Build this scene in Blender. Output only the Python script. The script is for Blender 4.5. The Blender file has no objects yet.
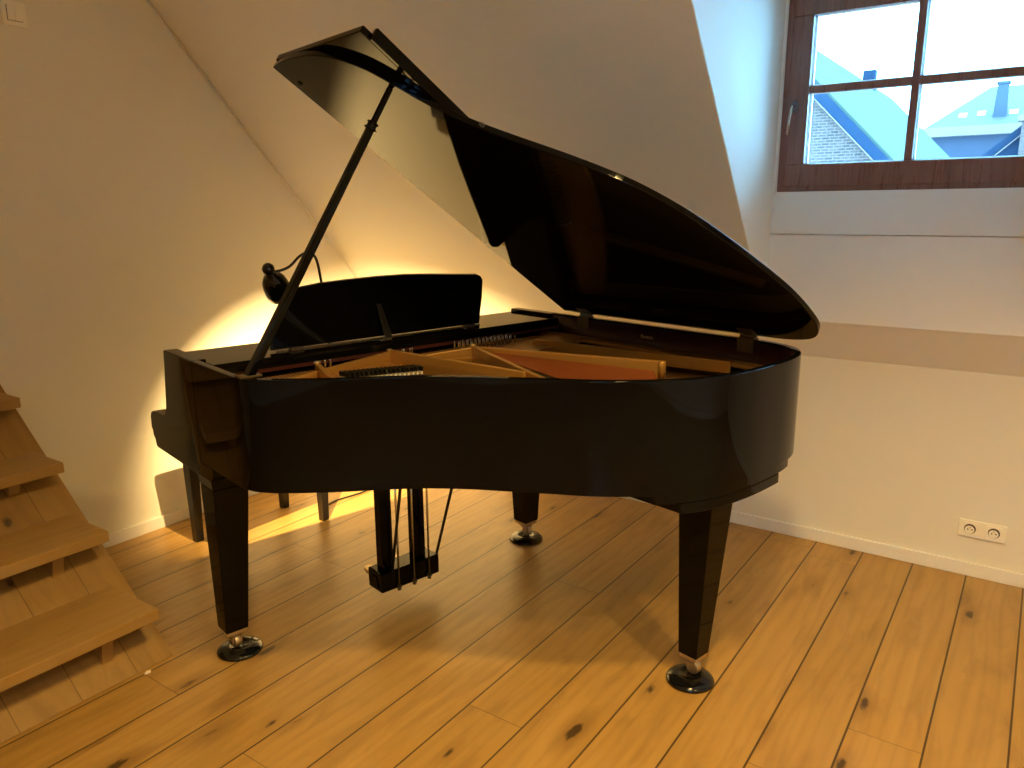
import bpy, bmesh, math, random
from mathutils import Vector, Matrix
random.seed(7)
scn = bpy.context.scene
COL = scn.collection

# ------------------------------------------------------------------ camera
f_px = 765.095
cam_d = bpy.data.cameras.new('camera'); cam = bpy.data.objects.new('camera', cam_d); COL.objects.link(cam)
cam_d.sensor_fit = 'HORIZONTAL'; cam_d.sensor_width = 36.0; cam_d.lens = 36.0 * f_px / 1024.0
cam_d.clip_start = 0.05; cam_d.clip_end = 200
def cv(px, py): return Vector((px - 512.0, -(py - 384.0), -f_px))
X_ = cv(1056, 205).normalized()
Y_ = cv(-619, 217); Y_ = (Y_ - X_ * X_.dot(Y_)).normalized()
Z_ = X_.cross(Y_)
cam.matrix_world = Matrix.Translation((0, 0, 1.43)) @ Matrix((X_, Y_, Z_)).to_4x4()
scn.camera = cam

# ------------------------------------------------------------------ colour management
vs = scn.view_settings
scn.display_settings.display_device = 'sRGB'
vs.view_transform = 'Standard'; vs.look = 'None'; vs.gamma = 1.0; vs.use_curve_mapping = False
vs.exposure = 0.22

# ------------------------------------------------------------------ sky
w = bpy.data.worlds.new('sky'); scn.world = w; w.use_nodes = True
bg = w.node_tree.nodes['Background']
bg.inputs['Color'].default_value = (0.21, 0.60, 1.0, 1); bg.inputs['Strength'].default_value = 23.0

# ------------------------------------------------------------------ unseen ceiling spots, added for warm light (bodies are built further down)
WARM = (1.0, 0.67, 0.22)
CEIL_Z = 2.6
SPOTS = [(1.00, -0.90), (-0.15, 0.00), (1.15, 0.25)]
SPOT_W = 125.0
for i, (sx, sy) in enumerate(SPOTS):
    ld = bpy.data.lights.new('added_spot_light', 'SPOT'); ld.spot_size = math.radians(128); ld.spot_blend = 0.6; ld.shadow_soft_size = 0.08
    ld.energy = SPOT_W; ld.color = WARM
    lo = bpy.data.objects.new('added_spot_light', ld); COL.objects.link(lo); lo.location = (sx, sy, CEIL_Z - 0.052)
PIANO_LAMP_W = 480.0

# ------------------------------------------------------------------ helpers
def srgb(r, g, b):
    def c(v):
        v /= 255.0
        return v / 12.92 if v <= 0.04045 else ((v + 0.055) / 1.055) ** 2.4
    return (c(r), c(g), c(b), 1)

def mat(name, col, rough=0.5, metal=0.0, coat=0.0, spec=0.5, bump=0.0, bscale=200.0, var=0.0, emit=None, estr=0.0):
    m = bpy.data.materials.new(name); m.use_nodes = True
    nt = m.node_tree; b = nt.nodes['Principled BSDF']
    b.inputs['Base Color'].default_value = col if len(col) == 4 else (*col, 1)
    b.inputs['Roughness'].default_value = rough; b.inputs['Metallic'].default_value = metal
    b.inputs['Specular IOR Level'].default_value = spec
    b.inputs['Coat Weight'].default_value = coat; b.inputs['Coat Roughness'].default_value = 0.03
    if emit:
        b.inputs['Emission Color'].default_value = emit; b.inputs['Emission Strength'].default_value = estr
    if bump or var:
        tc = nt.nodes.new('ShaderNodeTexCoord'); n = nt.nodes.new('ShaderNodeTexNoise')
        n.inputs['Scale'].default_value = bscale; n.inputs['Detail'].default_value = 4
        nt.links.new(tc.outputs['Object'], n.inputs['Vector'])
        if bump:
            bp = nt.nodes.new('ShaderNodeBump'); bp.inputs['Strength'].default_value = bump; bp.inputs['Distance'].default_value = 0.002
            nt.links.new(n.outputs['Fac'], bp.inputs['Height']); nt.links.new(bp.outputs['Normal'], b.inputs['Normal'])
        if var:
            n2 = nt.nodes.new('ShaderNodeTexNoise'); n2.inputs['Scale'].default_value = 3.0
            nt.links.new(tc.outputs['Object'], n2.inputs['Vector'])
            mr = nt.nodes.new('ShaderNodeMapRange'); mr.inputs['To Min'].default_value = 1 - var; mr.inputs['To Max'].default_value = 1 + var
            nt.links.new(n2.outputs['Fac'], mr.inputs['Value'])
            mx = nt.nodes.new('ShaderNodeVectorMath'); mx.operation = 'SCALE'
            mx.inputs[0].default_value = b.inputs['Base Color'].default_value[:3]
            nt.links.new(mr.outputs['Result'], mx.inputs['Scale']); nt.links.new(mx.outputs['Vector'], b.inputs['Base Color'])
    return m

class NG:
    """tiny node helper"""
    def __init__(s, m): s.nt = m.node_tree; s.n = s.nt.nodes; s.l = s.nt.links
    def put(s, inp, v):
        if hasattr(v, 'is_output') or isinstance(v, bpy.types.NodeSocket): s.l.new(v, inp)
        else: inp.default_value = v
    def math(s, op, a, b=None, c=None, clamp=False):
        n = s.n.new('ShaderNodeMath'); n.operation = op; n.use_clamp = clamp
        s.put(n.inputs[0], a)
        if b is not None: s.put(n.inputs[1], b)
        if c is not None: s.put(n.inputs[2], c)
        return n.outputs[0]
    def comb(s, x, y, z):
        n = s.n.new('ShaderNodeCombineXYZ'); s.put(n.inputs[0], x); s.put(n.inputs[1], y); s.put(n.inputs[2], z); return n.outputs[0]
    def sep(s, v):
        n = s.n.new('ShaderNodeSeparateXYZ'); s.put(n.inputs[0], v); return n.outputs
    def obj(s): return s.n.new('ShaderNodeTexCoord').outputs['Object']
    def noise(s, v, scale, detail=3, rough=0.5, dist=0.0):
        n = s.n.new('ShaderNodeTexNoise'); s.put(n.inputs['Vector'], v); n.inputs['Scale'].default_value = scale
        n.inputs['Detail'].default_value = detail; n.inputs['Roughness'].default_value = rough; n.inputs['Distortion'].default_value = dist
        return n.outputs['Fac']
    def white(s, v):
        n = s.n.new('ShaderNodeTexWhiteNoise'); n.noise_dimensions = '3D'; s.put(n.inputs['Vector'], v); return n.outputs['Value']
    def mix(s, f, a, b):
        n = s.n.new('ShaderNodeMix'); n.data_type = 'RGBA'; s.put(n.inputs[0], f)
        s.put(n.inputs[6], a); s.put(n.inputs[7], b); return n.outputs[2]
    def rng(s, v, a, b, c, d):
        n = s.n.new('ShaderNodeMapRange'); s.put(n.inputs[0], v)
        for i, q in enumerate((a, b, c, d)): n.inputs[i + 1].default_value = q
        return n.outputs[0]

def wood(name, cols, axis=0, across=1, width=None, off=0.0, period=2.4, knots=True, rough=0.42, gap=0.0022, gapcol=(0.03, 0.015, 0.006, 1), seed=0.0, sat=1.0):
    """oak boards: grain runs along `axis`; boards repeat across `across` when width is given"""
    m = mat(name, cols[0], rough); g = NG(m); b = g.n['Principled BSDF']
    o = g.sep(g.obj()); A = o[axis]; B = o[across]; Cc = o[3 - axis - across]
    if width:
        t = g.math('DIVIDE', g.math('SUBTRACT', B, off), width)
        idx = g.math('FLOOR', t); fr = g.math('FRACT', t)
        r1 = g.white(g.comb(idx, 3.7 + seed, 1.1))
        t2 = g.math('DIVIDE', g.math('ADD', A, g.math('MULTIPLY', r1, period)), period)
        idx2 = g.math('FLOOR', t2); fr2 = g.math('FRACT', t2)
    else:
        idx = 0.0; idx2 = 0.0
    r = g.white(g.comb(idx, idx2, 5.3 + seed)); rr = g.white(g.comb(idx, idx2, 9.9 + seed))
    sh = g.math('MULTIPLY', r, 37.0)
    pv = g.comb(g.math('ADD', g.math('MULTIPLY', A, 1.0), sh), g.math('ADD', g.math('MULTIPLY', B, 7.0), sh), g.math('MULTIPLY', Cc, 7.0))
    n1 = g.noise(pv, 1.6, 4, 0.55, 1.2)
    pv2 = g.comb(g.math('ADD', g.math('MULTIPLY', A, 3.0), sh), g.math('MULTIPLY', B, 60.0), g.math('MULTIPLY', Cc, 60.0))
    n2 = g.noise(pv2, 2.6, 3, 0.6, 0.3)
    f = g.math('ADD', g.math('MULTIPLY', n1, 0.75), g.math('MULTIPLY', n2, 0.24))
    c = g.mix(g.rng(f, 0.3, 0.8, 0, 1), cols[0], cols[1])
    c = g.mix(g.rng(rr, 0, 1, 0, 0.7), c, cols[2])
    n3 = g.noise(g.comb(g.math('ADD', g.math('MULTIPLY', A, 2.2), sh), g.math('ADD', g.math('MULTIPLY', B, 9.0), sh), 0.0), 1.3, 5, 0.6, 0.8)
    c = g.mix(g.rng(n3, 0.50, 0.72, 0, 0.42), c, cols[3])
    # cathedral rings
    wv = g.n.new('ShaderNodeTexWave'); wv.wave_type = 'BANDS'; wv.bands_direction = 'Y'
    g.put(wv.inputs['Vector'], g.comb(g.math('ADD', g.math('MULTIPLY', A, 0.55), sh), g.math('ADD', g.math('MULTIPLY', B, 4.0), sh), g.math('MULTIPLY', Cc, 4.0)))
    wv.inputs['Scale'].default_value = 1.9; wv.inputs['Distortion'].default_value = 9.0; wv.inputs['Detail'].default_value = 2.0; wv.inputs['Detail Scale'].default_value = 0.9
    c = g.mix(g.math('MULTIPLY', g.rng(wv.outputs['Fac'], 0.55, 1.0, 0, 1), 0.16), c, cols[3])
    if knots:
        vo = g.n.new('ShaderNodeTexVoronoi'); vo.feature = 'F1'; vo.inputs['Scale'].default_value = 1.3
        g.put(vo.inputs['Vector'], g.comb(g.math('ADD', g.math('MULTIPLY', A, 2.3), sh), g.math('MULTIPLY', B, 6.5), g.math('MULTIPLY', Cc, 6.5)))
        pr = g.sep(vo.outputs['Color'])[0]
        jit = g.noise(g.comb(g.math('MULTIPLY', A, 24.0), g.math('MULTIPLY', B, 60.0), 0.0), 1.0, 3, 0.6)
        d = g.math('ADD', vo.outputs['Distance'], g.math('MULTIPLY', g.math('SUBTRACT', jit, 0.5), 0.16))
        rad = g.rng(pr, 0.22, 1.0, 0.035, 0.125)
        k = g.rng(g.math('SUBTRACT', d, rad), -0.02, 0.035, 1, 0)
        halo = g.rng(g.math('SUBTRACT', d, g.math('MULTIPLY', rad, 2.6)), -0.15, 0.12, 0.55, 0)
        on = g.math('GREATER_THAN', pr, 0.25)
        c = g.mix(g.math('MULTIPLY', halo, on), c, cols[3])
        c = g.mix(g.math('MULTIPLY', g.math('MULTIPLY', k, on), 0.88), c, (0.035, 0.016, 0.006, 1))
    bumph = n2
    if width:
        e = g.math('MINIMUM', fr, g.math('SUBTRACT', 1.0, fr))
        gp = g.rng(g.math('MULTIPLY', e, width), gap * 0.55, gap, 1, 0)
        e2 = g.math('MINIMUM', fr2, g.math('SUBTRACT', 1.0, fr2))
        gp2 = g.rng(g.math('MULTIPLY', e2, period), gap * 0.2, gap * 0.6, 0.6, 0)
        gg = g.math('MAXIMUM', gp, gp2)
        c = g.mix(g.math('MULTIPLY', gg, 0.9), c, gapcol)
        bumph = g.math('SUBTRACT', g.math('MULTIPLY', n2, 0.25), gg)
    bp = g.n.new('ShaderNodeBump'); bp.inputs['Strength'].default_value = 0.25; bp.inputs['Distance'].default_value = 0.002
    g.put(bp.inputs['Height'], bumph); g.put(b.inputs['Normal'], bp.outputs['Normal'])
    g.put(b.inputs['Base Color'], c)
    g.put(b.inputs['Roughness'], g.rng(n2, 0.3, 0.8, rough - 0.06, rough + 0.1))
    return m

class MB:
    def __init__(s): s.v = []; s.f = []; s.sm = []
    def add(s, vs_, fs, smooth=False):
        k = len(s.v); s.v += [tuple(p) for p in vs_]
        for q in fs: s.f.append([k + i for i in q]); s.sm.append(smooth)
        return s
    def box(s, x0, x1, y0, y1, z0, z1):
        v = [(x, y, z) for z in (z0, z1) for y in (y0, y1) for x in (x0, x1)]
        return s.add(v, [(0, 2, 3, 1), (4, 5, 7, 6), (0, 1, 5, 4), (2, 6, 7, 3), (0, 4, 6, 2), (1, 3, 7, 5)])
    def frustum(s, c0, w0, d0, c1, w1, d1):
        v = []
        for c, ww, dd in ((c0, w0, d0), (c1, w1, d1)):
            for sx, sy in ((-1, -1), (1, -1), (1, 1), (-1, 1)): v.append((c[0] + sx * ww / 2, c[1] + sy * dd / 2, c[2]))
        return s.add(v, [(3, 2, 1, 0), (4, 5, 6, 7), (0, 1, 5, 4), (1, 2, 6, 5), (2, 3, 7, 6), (3, 0, 4, 7)])
    def prism(s, pts, fn0, fn1, smooth_side=False):
        """pts 2D polygon; fn maps (a,b)->3D for both caps"""
        n = len(pts); A = [fn0(p) for p in pts]; B = [fn1(p) for p in pts]
        k = len(s.v); s.v += [tuple(q) for q in A + B]
        s.f.append([k + i for i in range(n)][::-1]); s.sm.append(False)
        s.f.append([k + n + i for i in range(n)]); s.sm.append(False)
        for i in range(n):
            j = (i + 1) % n; s.f.append([k + i, k + j, k + n + j, k + n + i]); s.sm.append(smooth_side)
        return s
    def tube(s, pts, r, seg=10, caps=True, flat=None):
        pts = [Vector(p) for p in pts]; n = len(pts)
        rr = r if isinstance(r, (list, tuple)) else [r] * n
        t0 = (pts[1] - pts[0]).normalized()
        up = Vector((0, 0, 1)) if abs(t0.z) < 0.9 else Vector((1, 0, 0))
        a = t0.cross(up).normalized(); k = len(s.v)
        for i, p in enumerate(pts):
            t = (pts[min(i + 1, n - 1)] - pts[max(i - 1, 0)]).normalized()
            a = (a - t * a.dot(t)).normalized(); b = t.cross(a)
            for q in range(seg):
                an = 2 * math.pi * q / seg
                s.v.append(tuple(p + (a * math.cos(an) + b * math.sin(an)) * rr[i]))
        for i in range(n - 1):
            for q in range(seg):
                q2 = (q + 1) % seg
                s.f.append([k + i * seg + q, k + i * seg + q2, k + (i + 1) * seg + q2, k + (i + 1) * seg + q]); s.sm.append(True)
        if caps:
            s.f.append([k + q for q in range(seg)][::-1]); s.sm.append(False)
            s.f.append([k + (n - 1) * seg + q for q in range(seg)]); s.sm.append(False)
        return s
    def lathe(s, prof, origin=(0, 0, 0), axis=(0, 0, 1), seg=32, caps=True):
        ax = Vector(axis).normalized(); o = Vector(origin)
        up = Vector((0, 0, 1)) if abs(ax.z) < 0.9 else Vector((1, 0, 0))
        a = ax.cross(up).normalized(); b = ax.cross(a); k = len(s.v)
        for r, h in prof:
            for q in range(seg):
                an = 2 * math.pi * q / seg
                s.v.append(tuple(o + ax * h + (a * math.cos(an) + b * math.sin(an)) * max(r, 1e-5)))
        for i in range(len(prof) - 1):
            for q in range(seg):
                q2 = (q + 1) % seg
                s.f.append([k + i * seg + q, k + i * seg + q2, k + (i + 1) * seg + q2, k + (i + 1) * seg + q]); s.sm.append(True)
        if caps:
            s.f.append([k + q for q in range(seg)][::-1]); s.sm.append(False)
            s.f.append([k + (len(prof) - 1) * seg + q for q in range(seg)]); s.sm.append(False)
        return s
    def build(s, name, material, parent=None, bevel=0.0, auto=None, seg=2, fix=True):
        me = bpy.data.meshes.new(name); me.from_pydata(s.v, [], s.f)
        for p, q in zip(me.polygons, s.sm): p.use_smooth = q
        me.materials.append(material)
        if fix:
            bm = bmesh.new(); bm.from_mesh(me); bmesh.ops.recalc_face_normals(bm, faces=bm.faces); bm.to_mesh(me); bm.free()
        me.update()
        o = bpy.data.objects.new(name, me); COL.objects.link(o)
        if parent: o.parent = parent
        if bevel:
            md = o.modifiers.new('bevel', 'BEVEL'); md.width = bevel; md.segments = seg; md.limit_method = 'ANGLE'; md.angle_limit = math.radians(35)
            md.harden_normals = True
        return o

def tag(o, label=None, cat=None, group=None, kind=None):
    if label: o['label'] = label
    if cat: o['category'] = cat
    if group: o['group'] = group
    if kind: o['kind'] = kind
    return o
def empty(name, loc=(0, 0, 0), rz=0.0, **k):
    o = bpy.data.objects.new(name, None); COL.objects.link(o); o.location = loc; o.rotation_euler = (0, 0, rz)
    o.empty_display_size = 0.1
    return tag(o, **k)
def struct(o): o['kind'] = 'structure'; return o

# ------------------------------------------------------------------ materials
M = {}
M['wall'] = mat('wall_paint', (0.82, 0.785, 0.68, 1), 0.85, bump=0.08, bscale=260)
M['ceil'] = mat('ceiling_paint', (0.86, 0.835, 0.75, 1), 0.85, bump=0.05, bscale=260)
M['base'] = mat('skirting_paint', (0.84, 0.82, 0.77, 1), 0.45, bump=0.02, bscale=60)
M['floor'] = wood('oak_floor', [(0.39, 0.218, 0.052, 1), (0.58, 0.35, 0.115, 1), (0.40, 0.23, 0.058, 1), (0.20, 0.10, 0.025, 1)], 0, 1, 0.1892, 0.115 - 0.1892 * 40, 2.6, True, 0.38, 0.0036)
M['stair'] = wood('oak_stair', [(0.32, 0.18, 0.048, 1), (0.42, 0.26, 0.085, 1), (0.36, 0.21, 0.062, 1), (0.23, 0.12, 0.034, 1)], 0, 1, None, knots=False, rough=0.5)
M['slab'] = wood('oak_slab', [(0.30, 0.165, 0.042, 1), (0.40, 0.24, 0.075, 1), (0.33, 0.19, 0.055, 1), (0.20, 0.105, 0.03, 1)], 1, 0, 0.173, 0.917 - 0.173 * 10, 8.0, True, 0.5, 0.0014, (0.10, 0.05, 0.018, 1))
M['window_wood'] = wood('window_wood', [(0.20, 0.092, 0.066, 1), (0.32, 0.16, 0.12, 1), (0.25, 0.115, 0.08, 1), (0.10, 0.045, 0.03, 1)], 2, 1, None, knots=False, rough=0.3)
M['black'] = mat('black_lacquer', (0.003, 0.0028, 0.003, 1), 0.035, spec=0.15)
M['satin'] = mat('satin_black', (0.006, 0.0055, 0.005, 1), 0.35)
M['cup'] = mat('caster_cup_black', (0.006, 0.006, 0.007, 1), 0.10, spec=0.5)
M['maroon'] = mat('inner_rim_veneer', (0.032, 0.007, 0.009, 1), 0.28, spec=0.3, bump=0.02, bscale=40)
M['gold'] = mat('plate_bronze', (0.50, 0.27, 0.07, 1), 0.38, metal=0.55, bump=0.05, bscale=120)
M['brass'] = mat('brass', (0.60, 0.47, 0.27, 1), 0.32, metal=0.85)
M['oldbrass'] = mat('dull_brass', (0.13, 0.09, 0.05, 1), 0.45, metal=0.6)
M['steel'] = mat('steel', (0.6, 0.58, 0.55, 1), 0.25, metal=1.0)
M['copper'] = mat('copper_strings', (0.42, 0.13, 0.045, 1), 0.4, metal=0.7)
M['felt'] = mat('felt_red', (0.05, 0.006, 0.006, 1), 0.95)
M['whitefelt'] = mat('felt_white', (0.75, 0.70, 0.6, 1), 0.95)
M['soundboard'] = wood('spruce', [(0.105, 0.055, 0.019, 1), (0.135, 0.073, 0.027, 1), (0.12, 0.062, 0.022, 1), (0.09, 0.045, 0.016, 1)], 1, 0, None, knots=False, rough=0.4)
M['plastic'] = mat('cream_plastic', (0.93, 0.89, 0.78, 1), 0.3, spec=0.5)
M['dark'] = mat('socket_dark', (0.05, 0.035, 0.02, 1), 0.5)
M['bench'] = mat('bench_black', (0.012, 0.010, 0.009, 1), 0.3)
M['leather'] = mat('bench_leather', (0.010, 0.009, 0.009, 1), 0.5, bump=0.2, bscale=180)
M['cord'] = mat('cord_black', (0.01, 0.009, 0.008, 1), 0.5)
M['ivory'] = mat('key_white', (0.8, 0.78, 0.7, 1), 0.25)
M['lettering'] = mat('lettering_gold', (0.55, 0.42, 0.24, 1), 0.4, metal=0.3)
M['rubber'] = mat('rubber', (0.02, 0.018, 0.016, 1), 0.6)
M['chip'] = mat('pale_chip', (0.78, 0.62, 0.5, 1), 0.7)

# ------------------------------------------------------------------ room shell
WX, WY, KZ = 3.323, 3.234, 0.8147
SB, SK = 1.11879, 4.53247          # slope plane z = SK - SB*x
def sx_at(z): return (SK - z) / SB
XB, YB = -2.6, -2.6                 # back and right walls of the room
PX, D0, D1 = 3.165, -0.005, 0.932   # dormer: panel plane, right and left cheek
DZ = 2.30                           # dormer ceiling
def quad(name, pts, m): return struct(MB().add(pts, [tuple(range(len(pts)))]).build(name, m, fix=False))

def slab(name, pts, m, off):
    """a plane with thickness, offset outward"""
    o = Vector(off); n = len(pts)
    v = [Vector(p) for p in pts] + [Vector(p) + o for p in pts]
    f = [tuple(range(n)), tuple(range(2 * n - 1, n - 1, -1))] + [(i, (i + 1) % n, n + (i + 1) % n, n + i) for i in range(n)]
    return struct(MB().add(v, f).build(name, m))
slab('floor', [(XB, YB, 0), (WX, YB, 0), (WX, WY, 0), (XB, WY, 0)], M['floor'], (0, 0, -0.1))
cx = sx_at(CEIL_Z)
slab('ceiling', [(XB, YB, CEIL_Z), (XB, WY, CEIL_Z), (cx, WY, CEIL_Z), (cx, YB, CEIL_Z)], M['ceil'], (0, 0, 0.1))
slab('wall_left', [(XB, WY, 0), (WX, WY, 0), (WX, WY, KZ), (cx, WY, CEIL_Z), (XB, WY, CEIL_Z)], M['wall'], (0, 0.12, 0))
slab('wall_right', [(WX, YB, 0), (XB, YB, 0), (XB, YB, CEIL_Z), (cx, YB, CEIL_Z), (WX, YB, KZ)], M['wall'], (0, -0.12, 0))
BW = (-2.0, -1.25, 1.2, 1.95)          # opening for the added daylight window in the wall behind the camera
mbk = MB()
mbk.box(XB - 0.12, XB, YB, BW[0], 0, CEIL_Z).box(XB - 0.12, XB, BW[1], WY, 0, CEIL_Z).box(XB - 0.12, XB, BW[0], BW[1], 0, BW[2]).box(XB - 0.12, XB, BW[0], BW[1], BW[3], CEIL_Z)
struct(mbk.build('wall_back', M['wall']))
slab('wall_front', [(WX, WY, 0), (WX, YB, 0), (WX, YB, KZ), (WX, WY, KZ)], M['wall'], (0.14, 0, 0))
# sloping ceiling, with the dormer cut out of it
mb = MB(); S = lambda x, y: (x, y, SK - SB * x)
xt = sx_at(DZ)
on = Vector((SB, 0, 1)).normalized() * 0.12
def sq(x0, x1, y0, y1):
    p = [Vector(S(x0, y0)), Vector(S(x1, y0)), Vector(S(x1, y1)), Vector(S(x0, y1))]
    mb.add(p + [q + on for q in p], [(0, 1, 2, 3), (7, 6, 5, 4), (0, 4, 5, 1), (1, 5, 6, 2), (2, 6, 7, 3), (3, 7, 4, 0)])
RW = (2.12, 2.86, -1.85, -1.10)      # added roof window, out of view: x range, y range
sq(cx, WX, D1, WY); sq(cx, WX, RW[3], D0); sq(cx, WX, YB, RW[2]); sq(cx, RW[0], RW[2], RW[3]); sq(RW[1], WX, RW[2], RW[3]); sq(cx, xt, D0, D1); sq(PX, WX, D0, D1)
struct(mb.build('ceiling_slope', M['ceil']))
# dormer: cheeks, lid, front panels
for nm, yy, off in (('wall_dormer_left', D1 - 0.0015, 0.1), ('wall_dormer_right', D0 + 0.0015, -0.1)):
    slab(nm, [(PX + 0.13, yy, SK - SB * PX + 0.005), (PX, yy, SK - SB * PX + 0.005), (xt, yy, DZ + 0.005), (PX + 0.13, yy, DZ + 0.005)], M['ceil'], (0, off, 0))
slab('ceiling_dormer', [(xt, D0, DZ), (PX + 0.13, D0, DZ), (PX + 0.13, D1, DZ), (xt, D1, DZ)], M['ceil'], (0, 0, 0.1))
WZ0, WZ1 = 1.488, 2.215
mb = MB(); mb.box(PX, PX + 0.1, D0, D1, 0.985, 1.3235)
mb.box(PX + 0.03, PX + 0.1, D0, D1, 1.3235, 1.3265)
struct(mb.build('wall_panel_lower', M['base'], bevel=0.002))
mb = MB(); mb.box(PX - 0.004, PX + 0.1, D0, D1, 1.3265, WZ0); mb.box(PX + 0.004, PX + 0.1, 0.918, D1, WZ0, DZ); mb.box(PX + 0.004, PX + 0.1, D0, 0.9185, WZ1, DZ)
struct(mb.build('wall_panel_upper', M['base']))
# skirting boards
for nm, bx in (('baseboard_left', (XB, WX, WY - 0.013, WY, 0, 0.056)), ('baseboard_front', (WX - 0.013, WX, YB, WY - 0.013, 0, 0.056)),
               ('baseboard_right', (XB, WX - 0.013, YB, YB + 0.013, 0, 0.056)), ('baseboard_back', (XB, XB + 0.013, YB + 0.013, WY - 0.013, 0, 0.056))):
    struct(MB().box(*bx).build(nm, M['base'], bevel=0.003))
# thin corner bead between gable wall and slope
a = Vector((WX - 0.01, WY - 0.004, KZ + 0.006)); b_ = Vector((cx, WY - 0.004, CEIL_Z - 0.012))
struct(MB().tube([a, b_], 0.0045, 8).build('trim_1', M['base']))

# ------------------------------------------------------------------ window
win = struct(empty('window_1', (PX + 0.03, 0.4625, WZ0)))
def wb(*bx): return MB().box(*bx)
def wl(mb): # shift to window local
    mb.v = [(x - (PX + 0.03), y - 0.4625, z - WZ0) for x, y, z in mb.v]; return mb
Y0, Y1 = 0.007, 0.918
fx0, fx1 = PX + 0.006, PX + 0.085
mb = MB()
mb.box(fx0, fx1, Y0, Y1, WZ0, WZ0 + 0.024); mb.box(fx0, fx1, Y0, Y1, WZ1 - 0.03, WZ1)
mb.box(fx0, fx1, Y1 - 0.03, Y1, WZ0 + 0.024, WZ1 - 0.03); mb.box(fx0, fx1, Y0, Y0 + 0.03, WZ0 + 0.024, WZ1 - 0.03)
fr = wl(mb).build('window_frame', M['window_wood'], win, bevel=0.003)
sx0, sx1 = PX + 0.002, PX + 0.06
sy0, sy1 = Y0 + 0.022, Y1 - 0.022
gz0, gz1, gy0, gy1 = 1.590, 2.126, 0.105, 0.822
mb = MB()
mb.box(sx0, sx1, sy0, sy1, WZ0 + 0.02, gz0); mb.box(sx0, sx1, sy0, sy1, gz1, WZ1 - 0.022)
mb.box(sx0, sx1, gy1, sy1, gz0, gz1); mb.box(sx0, sx1, sy0, gy0, gz0, gz1)
sash = wl(mb).build('sash', M['window_wood'], win, bevel=0.003)
mb = MB()
mb.box(sx0 + 0.008, sx1 - 0.01, 0.447, 0.474, gz0, gz1)
mb.box(sx0 + 0.010, sx1 - 0.012, gy0, gy1, 1.849, 1.877)
mun = wl(mb).build('glazing_bar', M['window_wood'], sash, bevel=0.003)
bead_m = mat('glazing_bead', (0.75, 0.78, 0.8, 1), 0.4)
mb = MB(); t = 0.006
for (a0, a1) in ((gy0, 0.447), (0.474, gy1)):
    for (c0, c1) in ((gz0, 1.849), (1.877, gz1)):
        mb.box(sx1 - 0.022, sx1 - 0.012, a0, a1, c0, c0 + t); mb.box(sx1 - 0.022, sx1 - 0.012, a1 - t, a1, c0, c1)
wl(mb).build('glazing_bead', bead_m, sash)
gm = bpy.data.materials.new('window_glass'); gm.use_nodes = True; g = NG(gm)
for n in list(g.n):
    if n.type == 'BSDF_PRINCIPLED': g.n.remove(n)
tr = g.n.new('ShaderNodeBsdfTransparent'); gl = g.n.new('ShaderNodeBsdfGlossy'); gl.inputs['Roughness'].default_value = 0.02
fz = g.n.new('ShaderNodeFresnel'); fz.inputs['IOR'].default_value = 1.45; ms = g.n.new('ShaderNodeMixShader')
g.put(ms.inputs[0], fz.outputs[0]); g.put(ms.inputs[1], tr.outputs[0]); g.put(ms.inputs[2], gl.outputs[0])
g.put(g.n['Material Output'].inputs[0], ms.outputs[0])
for (a0, a1) in ((gy0, 0.447), (0.474, gy1)):
    for (c0, c1) in ((gz0, 1.849), (1.877, gz1)):
        wl(MB().box(sx1 - 0.034, sx1 - 0.029, a0 - 0.004, a1 + 0.004, c0 - 0.004, c1 + 0.004)).build('glass_pane', gm, sash)
# added unseen window for daylight: a small roof window farther right in the slope
w2 = struct(empty('window_2_added', ((RW[0] + RW[1]) / 2, (RW[2] + RW[3]) / 2, SK - SB * (RW[0] + RW[1]) / 2)))
th2 = math.atan2(-SB, 1); w2.rotation_euler = (0, -th2, 0)
hl, hw = (RW[1] - RW[0]) / 2 * math.hypot(1, SB), (RW[3] - RW[2]) / 2
fm = MB().box(-hl, hl, -hw, -hw + 0.03, 0.02, 0.10).box(-hl, hl, hw - 0.03, hw, 0.02, 0.10).box(-hl, -hl + 0.03, -hw + 0.03, hw - 0.03, 0.02, 0.10).box(hl - 0.03, hl, -hw + 0.03, hw - 0.03, 0.02, 0.10)
fm.build('window_frame', M['window_wood'], w2, bevel=0.002)
MB().box(-hl + 0.028, hl - 0.028, -hw + 0.028, hw - 0.028, 0.06, 0.066).build('glass_pane', gm, w2)
# third window, added to bring in daylight: in the unseen wall behind the camera
w3 = struct(empty('window_3_added', (XB - 0.06, (BW[0] + BW[1]) / 2, (BW[2] + BW[3]) / 2)))
hy3, hz3 = (BW[1] - BW[0]) / 2, (BW[3] - BW[2]) / 2
MB().box(-0.035, 0.035, -hy3, hy3, -hz3, -hz3 + 0.06).box(-0.035, 0.035, -hy3, hy3, hz3 - 0.06, hz3).box(-0.035, 0.035, -hy3, -hy3 + 0.06, -hz3 + 0.06, hz3 - 0.06).box(-0.035, 0.035, hy3 - 0.06, hy3, -hz3 + 0.06, hz3 - 0.06).box(-0.03, 0.03, -0.03, 0.03, -hz3 + 0.06, hz3 - 0.06).build('window_frame', M['window_wood'], w3, bevel=0.003)
for sg in (-1, 1):
    MB().box(-0.004, 0.004, min(sg * 0.028, sg * (hy3 - 0.058)), max(sg * 0.028, sg * (hy3 - 0.058)), -hz3 + 0.058, hz3 - 0.058).build('glass_pane', gm, w3)
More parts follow.
